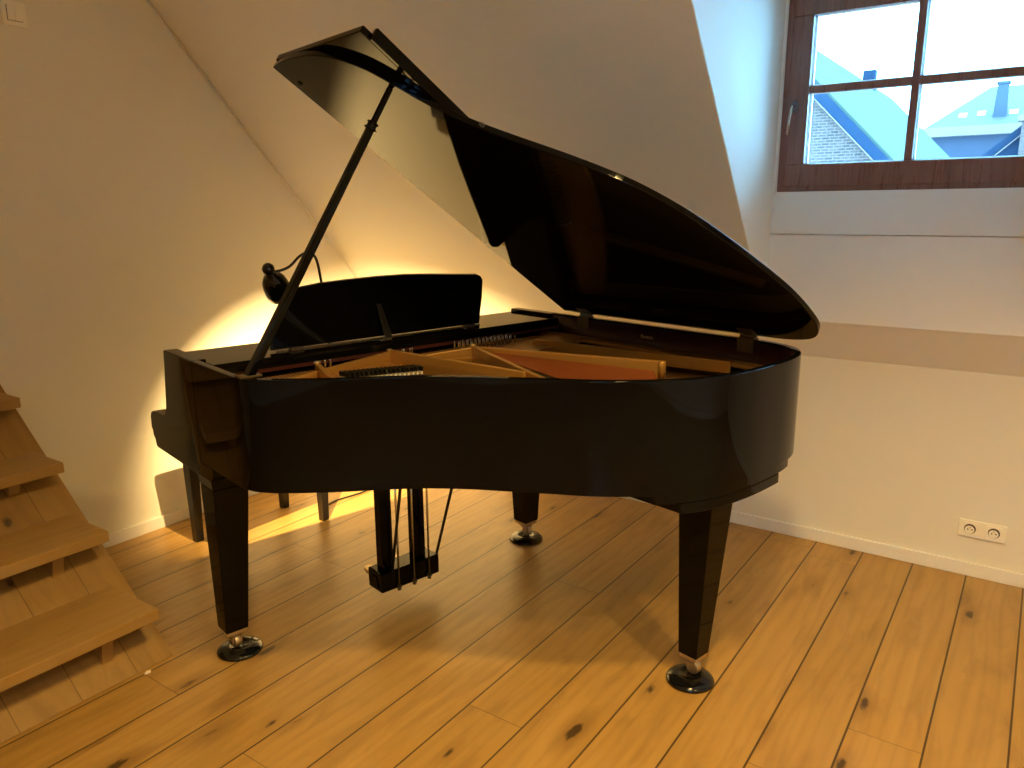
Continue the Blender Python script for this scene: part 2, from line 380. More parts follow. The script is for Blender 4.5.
# handle: round rose and a drop lever
hm = M['steel']
rose = MB().lathe([(0.013, 0), (0.0145, 0.003), (0.0145, 0.008), (0.011, 0.012)], (0, 0, 0), (-1, 0, 0), 24)
rose.v = [(x, y * 1.0, z * 1.6) for x, y, z in rose.v]
rose.v = [(x + sx0 - (PX + 0.03), y + 0.868 - 0.4625, z + 1.805 - WZ0) for x, y, z in rose.v]
dk = mat('handle_grey', (0.16, 0.15, 0.16, 1), 0.3, metal=0.8)
ro = rose.build('handle', dk, win)
hx, hy, hz = sx0 - (PX + 0.03), 0.868 - 0.4625, 1.805 - WZ0
MB().tube([(hx - 0.01, hy, hz), (hx - 0.035, hy, hz), (hx - 0.042, hy + 0.002, hz - 0.012), (hx - 0.042, hy + 0.008, hz - 0.06), (hx - 0.040, hy + 0.012, hz - 0.105)],
          [0.006, 0.006, 0.006, 0.0055, 0.005], 12).build('handle_lever', hm, ro)

# ------------------------------------------------------------------ socket and light switch
so = empty('wall_socket', (WX - 0.001, 0.084, 0.197), 0, label='cream double wall socket low on the white knee wall under the window', cat='socket')
so.rotation_euler = (0, 0, 0)
MB().box(-0.008, 0, -0.082, 0.079, -0.036, 0.034).build('cover_plate', M['plastic'], so, bevel=0.003)
for yy in (0.039, -0.041):
    ins = MB().box(-0.0115, -0.006, yy - 0.026, yy + 0.026, -0.026, 0.025).build('socket_insert', M['plastic'], so, bevel=0.002)
    MB().lathe([(0.0200, 0), (0.0200, 0.0008)], (-0.0115, yy, 0), (-1, 0, 0), 28).build('socket_well', M['dark'], ins)
    MB().lathe([(0.0165, 0), (0.0165, 0.0012)], (-0.0115, yy + 0.001, -0.003), (-1, 0, 0), 28).build('socket_face', M['plastic'], ins)
    MB().lathe([(0.0026, 0), (0.0026, 0.002)], (-0.0118, yy + 0.007, -0.002), (-1, 0, 0), 12).lathe([(0.0026, 0), (0.0026, 0.002)], (-0.0118, yy - 0.007, -0.002), (-1, 0, 0), 12).build('pin_hole', M['dark'], ins)
    MB().lathe([(0.0022, 0), (0.0022, 0.010)], (-0.0118, yy, 0.008), (-1, 0, 0), 12).build('earth_pin', M['brass'], ins)
sw = empty('light_switch', (1.461, WY - 0.001, 2.141), 0, label='cream light switch high on the left gable wall', cat='light switch')
MB().box(-0.042, 0.042, -0.009, 0, -0.042, 0.042).build('cover_plate', M['plastic'], sw, bevel=0.003)
MB().box(-0.0265, 0.0265, -0.0095, -0.008, -0.0265, 0.0265).build('recess', M['dark'], sw)
for x0, x1 in ((-0.025, -0.0006), (0.0006, 0.025)):
    MB().add([(x0, -0.0095, -0.025), (x1, -0.0095, -0.025), (x1, -0.0095, 0.025), (x0, -0.0095, 0.025), (x0, -0.0125, -0.025), (x1, -0.0125, -0.025), (x1, -0.0165, 0.025), (x0, -0.0165, 0.025)],
             [(0, 3, 2, 1), (4, 5, 6, 7), (0, 1, 5, 4), (1, 2, 6, 5), (2, 3, 7, 6), (3, 0, 4, 7)]).build('rocker', M['plastic'], sw, bevel=0.0008)

# ------------------------------------------------------------------ staircase
ST_X, ST_Y, ST_M = 1.220, 2.216, 0.797
st = empty('staircase', (0.70, 2.2, 0), 0, label='open oak staircase with plank backing rising beside the left wall', cat='stairs')
def SL(mb): mb.v = [(x - 0.70, y - 2.2, z) for x, y, z in mb.v]; return mb
XL = 0.20; ymax = WY - 0.002
mb = MB(); zt = (ymax - ST_Y) * ST_M
mb.prism([(ST_Y, 0.001), (ymax, zt), (ymax, zt - 0.06), (ST_Y + 0.075, 0.001)], lambda p: (XL, p[0], p[1]), lambda p: (ST_X, p[0], p[1]))
SL(mb).build('backing_board', M['slab'], st, bevel=0.002)
TR = [(2.188, 0.200, 1.173), (2.458, 0.396, 1.181), (2.735, 0.580, 1.194), (3.028, 0.770, 1.206)]
for yf, zt_, xr in TR:
    yb = ST_Y + zt_ / ST_M + 0.012
    yb2 = ST_Y + (zt_ - 0.037) / ST_M + 0.012
    mb = MB().prism([(yf, zt_ - 0.037), (yf, zt_), (min(yb, ymax), zt_), (min(yb2, ymax), zt_ - 0.037)], lambda p: (XL, p[0], p[1]), lambda p: (xr, p[0], p[1]))
    SL(mb).build('tread', M['stair'], st, bevel=0.003)
    zb = zt_ - 0.0375
    xc = xr - 0.135
    for q in (xc, xc - 0.62):
        y1 = ST_Y + zb / ST_M
        mb = MB().prism([(yf + 0.062, zb), (y1 + 0.003, zb), (yf + 0.088, (yf + 0.086 - ST_Y) * ST_M)], lambda p: (q - 0.018, p[0], p[1]), lambda p: (q + 0.018, p[0], p[1]))
        SL(mb).build('bracket', M['stair'], st, bevel=0.002)
mb = MB().add([(0, 0, 0), (0.022, -0.004, 0), (0.030, 0.008, 0.003), (0.014, 0.016, 0.004), (0.002, 0.011, 0.002), (0.012, 0.006, 0.010)],
              [(0, 1, 5), (1, 2, 5), (2, 3, 5), (3, 4, 5), (4, 0, 5), (4, 3, 2, 1, 0)])
chip = mb.build('wood_chip', M['chip']); chip.location = (1.105, 2.19, 0.0005); chip.scale = (0.8, 0.8, 0.8)
tag(chip, 'small pale splinter of wood lying on the floor at the foot of the stairs', 'wood chip')

# ------------------------------------------------------------------ the grand piano
T = Vector((1.362, 2.061, 0)); RZ = math.atan2(-0.2341, 0.9722)
U = Vector((math.cos(RZ), math.sin(RZ), 0)); V = Vector((U.y, -U.x, 0))
def W(u, v, z): return T + U * u + V * v + Vector((0, 0, z))
piano = empty('grand_piano', T, RZ, label='black lacquered baby grand piano with its lid propped open', cat='piano')
def L(u, v, z): return (u, -v, z)
RT, RB = 1.0, 0.687
U0, U1 = -0.076, 1.452
def catmull(pts, n=8):
    out = []
    P = [Vector(p) for p in pts]
    for i in range(len(P) - 1):
        p0 = P[max(i - 1, 0)]; p1 = P[i]; p2 = P[i + 1]; p3 = P[min(i + 2, len(P) - 1)]
        for k in range(n):
            t = k / n
            out.append(0.5 * ((2 * p1) + (-p0 + p2) * t + (2 * p0 - 5 * p1 + 4 * p2 - p3) * t * t + (-p0 + 3 * p1 - 3 * p2 + p3) * t ** 3))
    out.append(P[-1]); return out
ctrl = [(U0, 0.30), (-0.072, 0.37), (-0.045, 0.425), (0.018, 0.487), (0.11, 0.560), (0.21, 0.628), (0.30, 0.700), (0.375, 0.778), (0.44, 0.860), (0.51, 0.950), (0.58, 1.040), (0.66, 1.118), (0.75, 1.183),
        (0.86, 1.230), (0.98, 1.247), (1.10, 1.248), (1.22, 1.238), (1.325, 1.206), (1.405, 1.14), (1.443, 1.05), (U1, 0.95)]
curve = catmull(ctrl, 6)
outer = [Vector((U0, 0.04)), Vector((U0, 0.10)), Vector((U0, 0.20))] + curve + [Vector((U1, 0.6)), Vector((U1, 0.3)), Vector((U1, 0.1)), Vector((U1, 0.04))]
def offset(pl, d):
    out = []
    for i, p in enumerate(pl):
        a = pl[max(i - 1, 0)]; b = pl[min(i + 1, len(pl) - 1)]; t = (b - a).normalized()
        out.append(p + Vector((t.y, -t.x)) * d)
    return out
def wall(name, o, i, z0, z1, m, parent, bevel=0.003):
    n = len(o); mb = MB()
    v = [L(p.x, p.y, z) for z in (z0, z1) for p in o] + [L(p.x, p.y, z) for z in (z0, z1) for p in i]
    O0, O1, I0, I1 = 0, n, 2 * n, 3 * n
    f = []
    mb.v = v
    for k in range(n - 1):
        mb.f += [[O0 + k, O0 + k + 1, O1 + k + 1, O1 + k], [I0 + k + 1, I0 + k, I1 + k, I1 + k + 1]]; mb.sm += [True, True]
        mb.f += [[O1 + k, O1 + k + 1, I1 + k + 1, I1 + k], [O0 + k + 1, O0 + k, I0 + k, I0 + k + 1]]; mb.sm += [False, False]
    for k in (0, n - 1):
        mb.f.append([O0 + k, O1 + k, I1 + k, I0 + k]); mb.sm.append(False)
    return mb.build(name, m, parent, bevel=bevel)
inner = offset(outer, 0.023)
rim = wall('rim', outer, inner, RB, RT, M['black'], piano, 0.0025)
inner2 = offset(outer, 0.027)
wall('inner_rim_veneer', offset(outer, 0.0232), inner2, 0.80, 0.992, M['maroon'], rim, 0)
# faint gold lettering on the far inner rim
def text(name, body, size, m, parent, origin, xd, yd, ext=0.0004):
    cu = bpy.data.curves.new(name, 'FONT'); cu.body = body; cu.size = size; cu.extrude = ext; cu.align_x = 'CENTER'; cu.align_y = 'CENTER'
    tmp = bpy.data.objects.new(name, cu); COL.objects.link(tmp)
    dg = bpy.context.evaluated_depsgraph_get(); me = bpy.data.meshes.new_from_object(tmp.evaluated_get(dg))
    bpy.data.objects.remove(tmp)
    xd = Vector(xd).normalized(); yd = Vector(yd).normalized(); zd = xd.cross(yd)
    me.transform(Matrix.Translation(origin) @ Matrix((xd, yd, zd)).transposed().to_4x4())
    me.materials.clear(); me.materials.append(m)
    o = bpy.data.objects.new(name, me); COL.objects.link(o); o.parent = parent; return o
ui = U1 - 0.0275
text('lettering', 'Boston', 0.020, M['lettering'], rim, L(ui - 0.0012, 0.54, 0.958), L(0, 1, 0), (0, 0, 1))
text('lettering', 'DESIGNED BY STEINWAY', 0.0092, M['oldbrass'], rim, L(ui - 0.0012, 0.54, 0.938), L(0, 1, 0), (0, 0, 1))
# underside board closing the case
def poly_uv(pl, z0, z1): return MB().prism([(p.x, p.y) for p in pl], lambda p: L(p[0], p[1], z0), lambda p: L(p[0], p[1], z1))
poly_uv(offset(outer, 0.022), 0.70, 0.715).build('bottom_board', M['satin'], piano)
# tail block tiers carrying the tail leg
def tier(u0, u1, d, vi):
    top = [p for p in offset(curve, d) if u0 <= p.x <= u1]
    return [Vector((top[0].x, top[0].y - 0.09))] + top + [Vector((top[-1].x, top[-1].y - 0.12)), Vector((top[-1].x - 0.08, vi)), Vector((top[0].x + 0.06, vi))]
tb = poly_uv(tier(0.705, 1.27, 0.004, 0.92), 0.660, 0.6995).build('leg_block', M['black'], piano, bevel=0.003)
poly_uv(tier(0.765, 1.20, 0.003, 0.96), 0.630, 0.6605).build('leg_plate', M['black'], tb, bevel=0.003)
# braces under the case
for a0, a1 in (((0.25, 0.45), (0.9, 1.1)), ((0.68, 0.30), (0.98, 1.08)), ((1.25, 0.35), (1.05, 1.10))):
    d = (Vector(a1) - Vector(a0)).normalized(); nn = Vector((d.y, -d.x)) * 0.03
    q = [Vector(a0) + nn, Vector(a1) + nn, Vector(a1) - nn, Vector(a0) - nn]
    poly_uv(q, 0.69, 0.702).build('brace', M['satin'], piano)
# arms with key blocks
prof = [(-0.208, 1.0), (-0.214, 0.955), (-0.224, 0.90), (-0.233, 0.85), (-0.243, 0.805), (-0.262, 0.779), (-0.300, 0.768), (-0.395, 0.763), (-0.412, 0.756), (-0.421, 0.740), (-0.424, 0.700), (-0.414, 0.690), (-0.412, 0.672), (-0.398, 0.664),
        (-0.389, 0.640), (-0.380, 0.636), (0.10, 0.636), (0.13, 0.66), (0.135, 0.6865), (0.0399, 0.6865), (0.0399, 1.0)]
for u0, u1 in ((U0, U0 + 0.045), (U1 - 0.045, U1)):
    MB().prism(prof, lambda p: L(u0, p[0], p[1]), lambda p: L(u1, p[0], p[1])).build('arm', M['black'], piano, bevel=0.004, seg=3)
a0, a1 = U0 + 0.0455, U1 - 0.0455
# keybed with the treble side extended back under the rim
MB().prism([(-0.40, 0.664), (-0.386, 0.640), (0.16, 0.640), (0.16, 0.686), (0.02, 0.686), (0.02, 0.70), (-0.40, 0.70)], lambda p: L(a0, p[0], p[1]), lambda p: L(a1, p[0], p[1])).build('keybed', M['black'], piano, bevel=0.003)
MB().prism([(-0.412, 0.7005), (-0.412, 0.728), (-0.405, 0.735), (-0.392, 0.735), (-0.392, 0.7005)], lambda p: L(a0, p[0], p[1]), lambda p: L(a1, p[0], p[1])).build('key_slip', M['black'], piano, bevel=0.002)
MB().prism([(-0.385, 0.7005), (-0.385, 0.742), (-0.375, 0.756), (-0.33, 0.775), (-0.26, 0.79), (-0.235, 0.81), (-0.225, 0.84), (-0.205, 0.968), (-0.195, 0.968), (-0.195, 0.7005)],
           lambda p: L(a0, p[0], p[1]), lambda p: L(a1, p[0], p[1])).build('fallboard', M['black'], piano, bevel=0.003)
# sliding music shelf and desk
SH = MB().prism([(-0.200, 0.970), (-0.200, 0.984), (-0.196, 0.988), (0.088, 0.988), (0.092, 0.984), (0.092, 0.956), (0.07, 0.956), (0.07, 0.970)],
                lambda p: L(a0 + 0.001, p[0], p[1]), lambda p: L(a1 - 0.001, p[0], p[1])).build('music_shelf', M['black'], piano, bevel=0.0015)
MB().box(*sorted((a0, a1)), -0.091, -0.0925, 0.944, 0.9555).build('felt_strip', M['felt'], SH)
# the desk leans towards the player
DU0, DU1 = 0.145, 1.065
def deskpt(u, h, off=0.0): return L(u, 0.012 - h * 0.22 - off, 0.993 + h * 0.975 + off * 0.22)
dout = [(0.185, 0.0), (0.205, 0.05), (0.24, 0.12), (0.262, 0.165), (0.275, 0.180), (0.31, 0.192), (0.40, 0.2025), (0.50, 0.207), (0.62, 0.211), (0.74, 0.211), (0.86, 0.205), (0.96, 0.198), (1.04, 0.193), (1.072, 0.192), (1.090, 0.184), (1.097, 0.168), (1.080, 0.10), (1.062, 0.05), (1.046, 0.0)]
MB().prism(dout, lambda p: deskpt(p[0], p[1]), lambda p: deskpt(p[0], p[1], 0.014)).build('music_desk', M['black'], piano, bevel=0.002)
MB().box(*sorted((0.20, 1.04)), -0.022, -0.016, 0.9885, 0.9925).build('desk_hinge_strip', M['steel'], SH)
for uu in (0.265, 0.985):
    MB().box(uu - 0.022, uu + 0.022, -0.036, -0.014, 0.9885, 0.9965).build('desk_hinge', M['oldbrass'], SH, bevel=0.001)
MB().add([L(0.585, 0.055, 0.992), L(0.612, 0.055, 0.992), L(0.607, -0.004, 1.105), L(0.590, -0.004, 1.105), L(0.585, 0.062, 0.994), L(0.612, 0.062, 0.994), L(0.607, 0.003, 1.107), L(0.590, 0.003, 1.107)],
         [(0, 1, 2, 3), (7, 6, 5, 4), (0, 4, 5, 1), (1, 5, 6, 2), (2, 6, 7, 3), (3, 7, 4, 0)]).build('desk_strut', M['satin'], SH, bevel=0.001)
MB().box(0.555, 0.60, -0.075, -0.055, 0.9885, 0.9925).build('strut_rest', M['steel'], SH, bevel=0.001)

# ---- inside: soundboard, iron frame, strings, dampers, pins
inr = offset(outer, 0.0275)
poly_uv(inr, 0.876, 0.884).build('soundboard', M['soundboard'], piano)
PT = 0.938
def ring(o, i, z0, z1):
    n = len(o); mb = MB(); mb.v = [L(p.x, p.y, z) for z in (z0, z1) for p in o] + [L(p.x, p.y, z) for z in (z0, z1) for p in i]
    for k in range(n - 1):
        mb.f += [[k, k + 1, n + k + 1, n + k], [2 * n + k + 1, 2 * n + k, 3 * n + k, 3 * n + k + 1], [n + k, n + k + 1, 3 * n + k + 1, 3 * n + k], [k + 1, k, 2 * n + k, 2 * n + k + 1]]; mb.sm += [True, True, False, False]
    for k in (0, n - 1): mb.f.append([k, n + k, 3 * n + k, 2 * n + k]); mb.sm.append(False)
    return mb
pf = MB()
o_ = offset(outer, 0.046); i_ = offset(outer, 0.105)
pf = ring(o_, i_, 0.915, 0.928)
# front web of the frame with a curved rear edge
web = [(a0 + 0.02, 0.10), (a1 - 0.02, 0.10), (a1 - 0.02, 0.26), (1.30, 0.30), (1.18, 0.33), (1.05, 0.345), (0.90, 0.33), (0.80, 0.29), (0.62, 0.235), (0.45, 0.215), (0.28, 0.235), (0.12, 0.30), (a0 + 0.02, 0.36)]
pf.prism(web, lambda p: L(p[0], p[1], 0.915), lambda p: L(p[0], p[1], 0.930))
plate = pf.build('iron_frame', M['gold'], piano, bevel=0.003)
def bar(p0, p1, h0, h1, wd=0.016, zb=0.905):
    a = Vector(p0); b = Vector(p1); d = (b - a).normalized(); nn = Vector((d.y, -d.x)) * wd / 2
    q = [a + nn, a - nn, b - nn, b + nn]
    v = [L(p.x, p.y, zb) for p in q] + [L(q[0].x, q[0].y, h0), L(q[1].x, q[1].y, h0), L(q[2].x, q[2].y, h1), L(q[3].x, q[3].y, h1)]
    return MB().add(v, [(0, 1, 2, 3), (7, 6, 5, 4), (0, 4, 5, 1), (1, 5, 6, 2), (2, 6, 7, 3), (3, 7, 4, 0)])
for p0, p1, h0, h1 in (((0.256, 0.180), (0.175, 0.50), 0.968, 0.950), ((0.537, 0.156), (0.655, 0.70), 0.972, 0.962), ((0.537, 0.156), (0.10, 0.24), 0.966, 0.945),
                       ((0.800, 0.275), (0.615, 0.86), 0.968, 0.962), ((0.800, 0.275), (1.065, 0.90), 0.966, 0.966), ((0.800, 0.275), (0.60, 0.20), 0.964, 0.945), ((1.12, 0.24), (1.30, 0.98), 0.950, 0.945)):
    bar(p0, p1, h0, h1, 0.016).build('frame_bar', M['gold'], plate, bevel=0.003)
MB().lathe([(0.012, 0), (0.012, 0.052), (0.010, 0.055)], L(1.055, 0.893, 0.912), (0, 0, 1), 20).build('frame_boss', M['gold'], plate)
for q in ((0.256, 0.180), (0.537, 0.156), (0.800, 0.275)):
    MB().lathe([(0.011, 0), (0.011, 0.004), (0.007, 0.007)], L(q[0], q[1], 0.967), (0, 0, 1), 14).build('frame_bolt', M['brass'], plate)
# bridge rails and treble strings
mb = MB()
for k in range(66):
    t = k / 65.0
    s0 = (0.06 + 0.86 * t, 0.12); e = (0.00 + 0.62 * t, 0.42 + 0.46 * t ** 0.9)
    mb.tube([L(s0[0], s0[1], 0.941), L(s0[0] * 0.93 + e[0] * 0.07, 0.20, 0.941), L(e[0] + 0.02, e[1], 0.939)], 0.0008, 4, caps=False)
tag(mb.build('strings', M['steel'], piano, fix=False), kind='stuff')
mb = MB()
for k in range(34):
    t = k / 33.0
    s0 = (0.80 + 0.035 * t, 0.34 + 0.03 * t); e = (0.655 + 0.335 * t, 1.075 - 0.165 * t + 0.05 * math.sin(t * 3.1))
    mb.tube([L(s0[0], s0[1], 0.948), L(e[0], e[1], 0.946)], 0.0023, 5, caps=False)
tag(mb.build('bass_strings', M['copper'], piano, fix=False), kind='stuff')
bar((0.05, 0.46), (0.62, 0.95), 0.925, 0.925, 0.03, 0.884).build('treble_bridge', M['soundboard'], piano)
bar((0.72, 1.03), (1.20, 1.06), 0.93, 0.93, 0.03, 0.884).build('bass_bridge', M['soundboard'], piano)
# dampers in their sections
proto = None
def damper(u, v, ang):
    global proto
    if proto is None:
        proto = MB().box(-0.0035, 0.0035, -0.026, 0.026, 0.010, 0.024).build('damper', M['satin'], piano, bevel=0.001)
        wf = MB().box(-0.003, 0.003, -0.024, 0.024, 0.0, 0.0098).build('damper_felt', M['whitefelt'], proto)
        d = proto; fl = wf
    else:
        d = proto.copy(); COL.objects.link(d); d.parent = piano
        fl = proto.children[0].copy(); COL.objects.link(fl); fl.parent = d
    d.location = L(u, v, 0.942); d.rotation_euler = (0, 0, ang)
for k in range(17): damper(0.255 + 0.0132 * k, 0.352 + 0.004 * k, 0.10)
# tuning pins
pp = None
pins = [(0.30 + 0.019 * k, 0.112) for k in range(3)] + [(0.585 + 0.017 * k, 0.118 + 0.012 * (k % 2)) for k in range(5)] + [(0.84 + 0.019 * k, 0.118 + 0.024 * r + 0.008 * (k % 2)) for r in range(3) for k in range(14)]
for u_, v_ in pins:
    if pp is None:
        pp = MB().lathe([(0.0034, 0), (0.0034, 0.026), (0.0026, 0.030)], (0, 0, 0), (0, 0, 1), 8).build('tuning_pin', M['steel'], piano); o = pp
    else:
        o = pp.copy(); COL.objects.link(o); o.parent = piano
    o.location = L(u_, v_, 0.930)

# ---- lid
TH = math.radians(34.0); LZ = 1.010
def lp(r, v, n=0.0): return L(1.450 - r * math.cos(TH) + n * math.sin(TH), v, LZ + r * math.sin(TH) + n * math.cos(TH))
lc = [(1.478, 0.085), (1.486, 0.15), (1.487, 0.215), (1.481, 0.30), (1.462, 0.370), (1.430, 0.430), (1.385, 0.480), (1.320, 0.522), (1.255, 0.560), (1.19, 0.608), (1.125, 0.672), (1.06, 0.755), (0.99, 0.850), (0.915, 0.942), (0.835, 1.022), (0.72, 1.098),
      (0.60, 1.152), (0.47, 1.195), (0.33, 1.232), (0.20, 1.243), (0.105, 1.234), (0.035, 1.190), (0.004, 1.10), (0.0, 0.98)]
lcv = catmull(lc, 5)
lo_ = [(p.x, p.y) for p in lcv] + [(0.0, 0.6), (0.0, 0.085)]
LT = 0.019
mb = MB(); n = len(lo_)
mb.prism(lo_, lambda p: lp(p[0], p[1], 0), lambda p: lp(p[0], p[1], LT), smooth_side=False)
lid = mb.build('lid', M['black'], piano, bevel=0.003, seg=3)
FV = 0.568
fl_ = [(0.02, 0.088), (1.478, 0.088), (1.484, 0.095), (1.486, FV), (0.02, FV)]
flap = MB().prism(fl_, lambda p: lp(p[0], p[1], LT + 0.0012), lambda p: lp(p[0], p[1], LT + 0.021)).build('lid_flap', M['black'], piano, bevel=0.003)
MB().prism([(0.05, FV + 0.0005), (1.458, FV + 0.0005), (1.458, FV + 0.016), (0.05, FV + 0.016)], lambda p: lp(p[0], p[1], LT + 0.000), lambda p: lp(p[0], p[1], LT + 0.034)).build('flap_lip', M['black'], flap, bevel=0.003)
for rr in (0.25, 0.75, 1.25):
    MB().lathe([(0.006, -0.03), (0.006, 0.03)], lp(rr, 0.088, LT + 0.004), Vector(lp(1, 0)) - Vector(lp(0, 0)), 12).build('flap_hinge', M['oldbrass'], flap)
# lid hinges on the far rim
for vv in (0.215, 0.955):
    hb = MB().box(*sorted((U1 - 0.0285, U1 + 0.004)), -vv - 0.030, -vv + 0.030, RT - 0.000, RT + 0.0035)
    hb.box(U1 - 0.031, U1 - 0.0275, -vv - 0.030, -vv + 0.030, RT - 0.045, RT + 0.0035)
    hb.tube([L(U1 - 0.012, vv - 0.03, RT + 0.008), L(U1 - 0.012, vv + 0.03, RT + 0.008)], 0.006, 10)
    q = [lp(0.0, vv - 0.03, -0.0025), lp(0.05, vv - 0.03, -0.0025), lp(0.05, vv + 0.03, -0.0025), lp(0.0, vv + 0.03, -0.0025), lp(0.0, vv - 0.03, -0.0002), lp(0.05, vv - 0.03, -0.0002), lp(0.05, vv + 0.03, -0.0002), lp(0.0, vv + 0.03, -0.0002)]
    hb.add(q, [(0, 1, 2, 3), (7, 6, 5, 4), (0, 4, 5, 1), (1, 5, 6, 2), (2, 6, 7, 3), (3, 7, 4, 0)])
    hb.build('lid_hinge', M['oldbrass'], piano, bevel=0.0008)
# rubber bumpers / catch under the lid edge
for r_, v_ in ((1.40, 0.12), (1.14, 0.70)):
    MB().lathe([(0.008, 0), (0.008, 0.005), (0.005, 0.007)], lp(r_, v_, 0.0), -(Vector(lp(0, 0, 1)) - Vector(lp(0, 0, 0))), 14).build('bumper', M['rubber'], lid)
# prop stick
pb = Vector(L(-0.040, 0.365, 0.998)); pt = Vector(lp(1.318, 0.498, -0.001))
ax = (pt - pb).normalized(); side = ax.cross(Vector(L(0, 1, 0))).normalized(); fr2 = ax.cross(side).normalized()
def stick(name, t0, t1, w0, w1, d, parent, m):
    A = pb.lerp(pt, t0); B = pb.lerp(pt, t1)
    v = []
    for c, ww in ((A, w0), (B, w1)):
        for s1, s2 in ((-1, -1), (1, -1), (1, 1), (-1, 1)): v.append(c + side * s1 * d / 2 + fr2 * s2 * ww / 2)
    return MB().add(v, [(3, 2, 1, 0), (4, 5, 6, 7), (0, 1, 5, 4), (1, 2, 6, 5), (2, 3, 7, 6), (3, 0, 4, 7)]).build(name, m, parent, bevel=0.003)
prop = stick('lid_prop', 0.0, 0.86, 0.032, 0.019, 0.020, piano, M['black'])
stick('prop_tip', 0.875, 1.0, 0.016, 0.015, 0.014, prop, M['black'])
MB().lathe([(0.010, -0.013), (0.019, -0.008), (0.013, -0.003), (0.013, 0.004), (0.017, 0.009), (0.009, 0.013)], pb.lerp(pt, 0.868), ax, 20).build('prop_collar', M['black'], prop)
MB().box(pb.x - 0.03, pb.x + 0.03, pb.y - 0.02, pb.y + 0.02, RT - 0.001, RT + 0.004).build('prop_socket', M['oldbrass'], prop, bevel=0.001)

# ---- legs with brass ferrules and casters
def leg(u, v, ztop, wt, wbm, shift=(0, 0)):
    zb = 0.092
    top = L(u + shift[0], v + shift[1], ztop); bot = L(u, v, zb)
    lg = MB().frustum(bot, wbm, wbm, (top[0], top[1], ztop - 0.045), wt, wt)
    lg.frustum((top[0], top[1], ztop - 0.0448), wt * 1.02, wt * 1.02, (top[0], top[1], ztop - 0.001), wt * 1.12, wt * 1.12)
    lo = lg.build('leg', M['black'], piano, bevel=0.003)
    MB().frustum((bot[0], bot[1], 0.078), wbm * 0.86, wbm * 0.86, (bot[0], bot[1], zb + 0.0), wbm * 0.93, wbm * 0.93).frustum((bot[0], bot[1], 0.062), wbm * 0.45, wbm * 0.45, (bot[0], bot[1], 0.0778), wbm * 0.62, wbm * 0.62).build('ferrule', M['brass'], lo, bevel=0.0015)
    ca = MB().lathe([(0.020, -0.011), (0.0225, -0.008), (0.0225, 0.008), (0.020, 0.011)], L(u + 0.006, v, 0.0412), (1, 0, 0), 22)
    ca.box(bot[0] - 0.010, bot[0] - 0.007, bot[1] - 0.014, bot[1] + 0.014, 0.038, 0.066).box(bot[0] + 0.019, bot[0] + 0.022, bot[1] - 0.014, bot[1] + 0.014, 0.038, 0.066).box(bot[0] - 0.010, bot[0] + 0.022, bot[1] - 0.014, bot[1] + 0.014, 0.060, 0.0665)
    ca.build('caster', M['brass'], lo)
    return lo
LEGS = [(-0.010, 0.0, 0.6355, 0.112, 0.074, (0.016, 0.0), 'at the foot of the piano leg nearest the stairs'),
        (1.302, 0.0, 0.6355, 0.118, 0.076, (0.0, 0.0), 'under the piano leg farthest back, near the wall'),
        (0.969, 1.109, 0.6295, 0.114, 0.066, (0.026, 0.0), 'under the tail leg of the piano, nearest the camera')]
for u, v, zt_, wt, wbm, sh, txt in LEGS:
    leg(u + (0.011 if v > 1 else -0.004 if u < 1 else 0), v, zt_, wt, wbm, sh)
    c = MB().lathe([(0.067, 0.0003), (0.073, 0.002), (0.074, 0.006), (0.069, 0.013), (0.058, 0.019), (0.043, 0.0225), (0.036, 0.024), (0.031, 0.022), (0.0285, 0.0185), (0.0001, 0.0185)], (0, 0, 0), (0, 0, 1), 48).build('caster_cup', M['cup'])
    c.location = W(u + (0.012 if abs(v) < 0.1 and u < 1 else 0), v, 0)
    tag(c, 'round glossy black caster cup ' + txt, 'caster cup', 'caster cups under the piano legs')

# ---- pedal lyre
ly = MB()
ly.box(0.485, 0.742, -0.118, -0.025, 0.074, 0.150)
lyre = ly.build('lyre_box', M['black'], piano, bevel=0.006)
MB().frustum((0.4835, -0.072, 0.09), 0.006, 0.05, (0.4835, -0.072, 0.13), 0.004, 0.03).build('lyre_end', M['black'], lyre)
for uu in (0.530, 0.672):
    MB().box(uu - 0.024, uu + 0.024, -0.095, -0.055, 0.1495, 0.6395).build('lyre_post', M['black'], piano, bevel=0.003)
for uu in (0.555, 0.622, 0.690):
    rd = MB().tube([L(uu, 0.124, 0.075), L(uu, 0.124, 0.70)], 0.0038, 10)
    rod = rd.build('pedal_rod', M['steel'], piano)
    MB().lathe([(0.007, 0), (0.007, 0.010)], L(uu, 0.124, 0.070), (0, 0, 1), 12).build('rod_nut', M['oldbrass'], rod)
    MB().box(uu - 0.005, uu + 0.005, -0.135, -0.113, 0.082, 0.090).build('rod_lever', M['oldbrass'], rod)
for uu in (0.548, 0.613, 0.678):
    pr_ = [(uu - 0.010, 0.04), (uu - 0.010, -0.03), (uu - 0.020, -0.060), (uu - 0.020, -0.078), (uu - 0.010, -0.088), (uu + 0.010, -0.088), (uu + 0.020, -0.078), (uu + 0.020, -0.060), (uu + 0.010, -0.03), (uu + 0.010, 0.04)]
    MB().prism(pr_, lambda p: L(p[0], p[1], 0.0755 + (0.010 if p[1] < -0.07 else 0.0)), lambda p: L(p[0], p[1], 0.083 + (0.010 if p[1] < -0.07 else 0))).build('pedal', M['brass'], piano, bevel=0.002)
for (u0, v0), (u1, v1) in (((0.535, 0.112), (0.405, 0.42)), ((0.736, 0.108), (0.640, 0.42))):
    MB().tube([L(u0, v0, 0.145), L(u1, v1, 0.71)], 0.0055, 10).build('lyre_brace', M['satin'], piano)

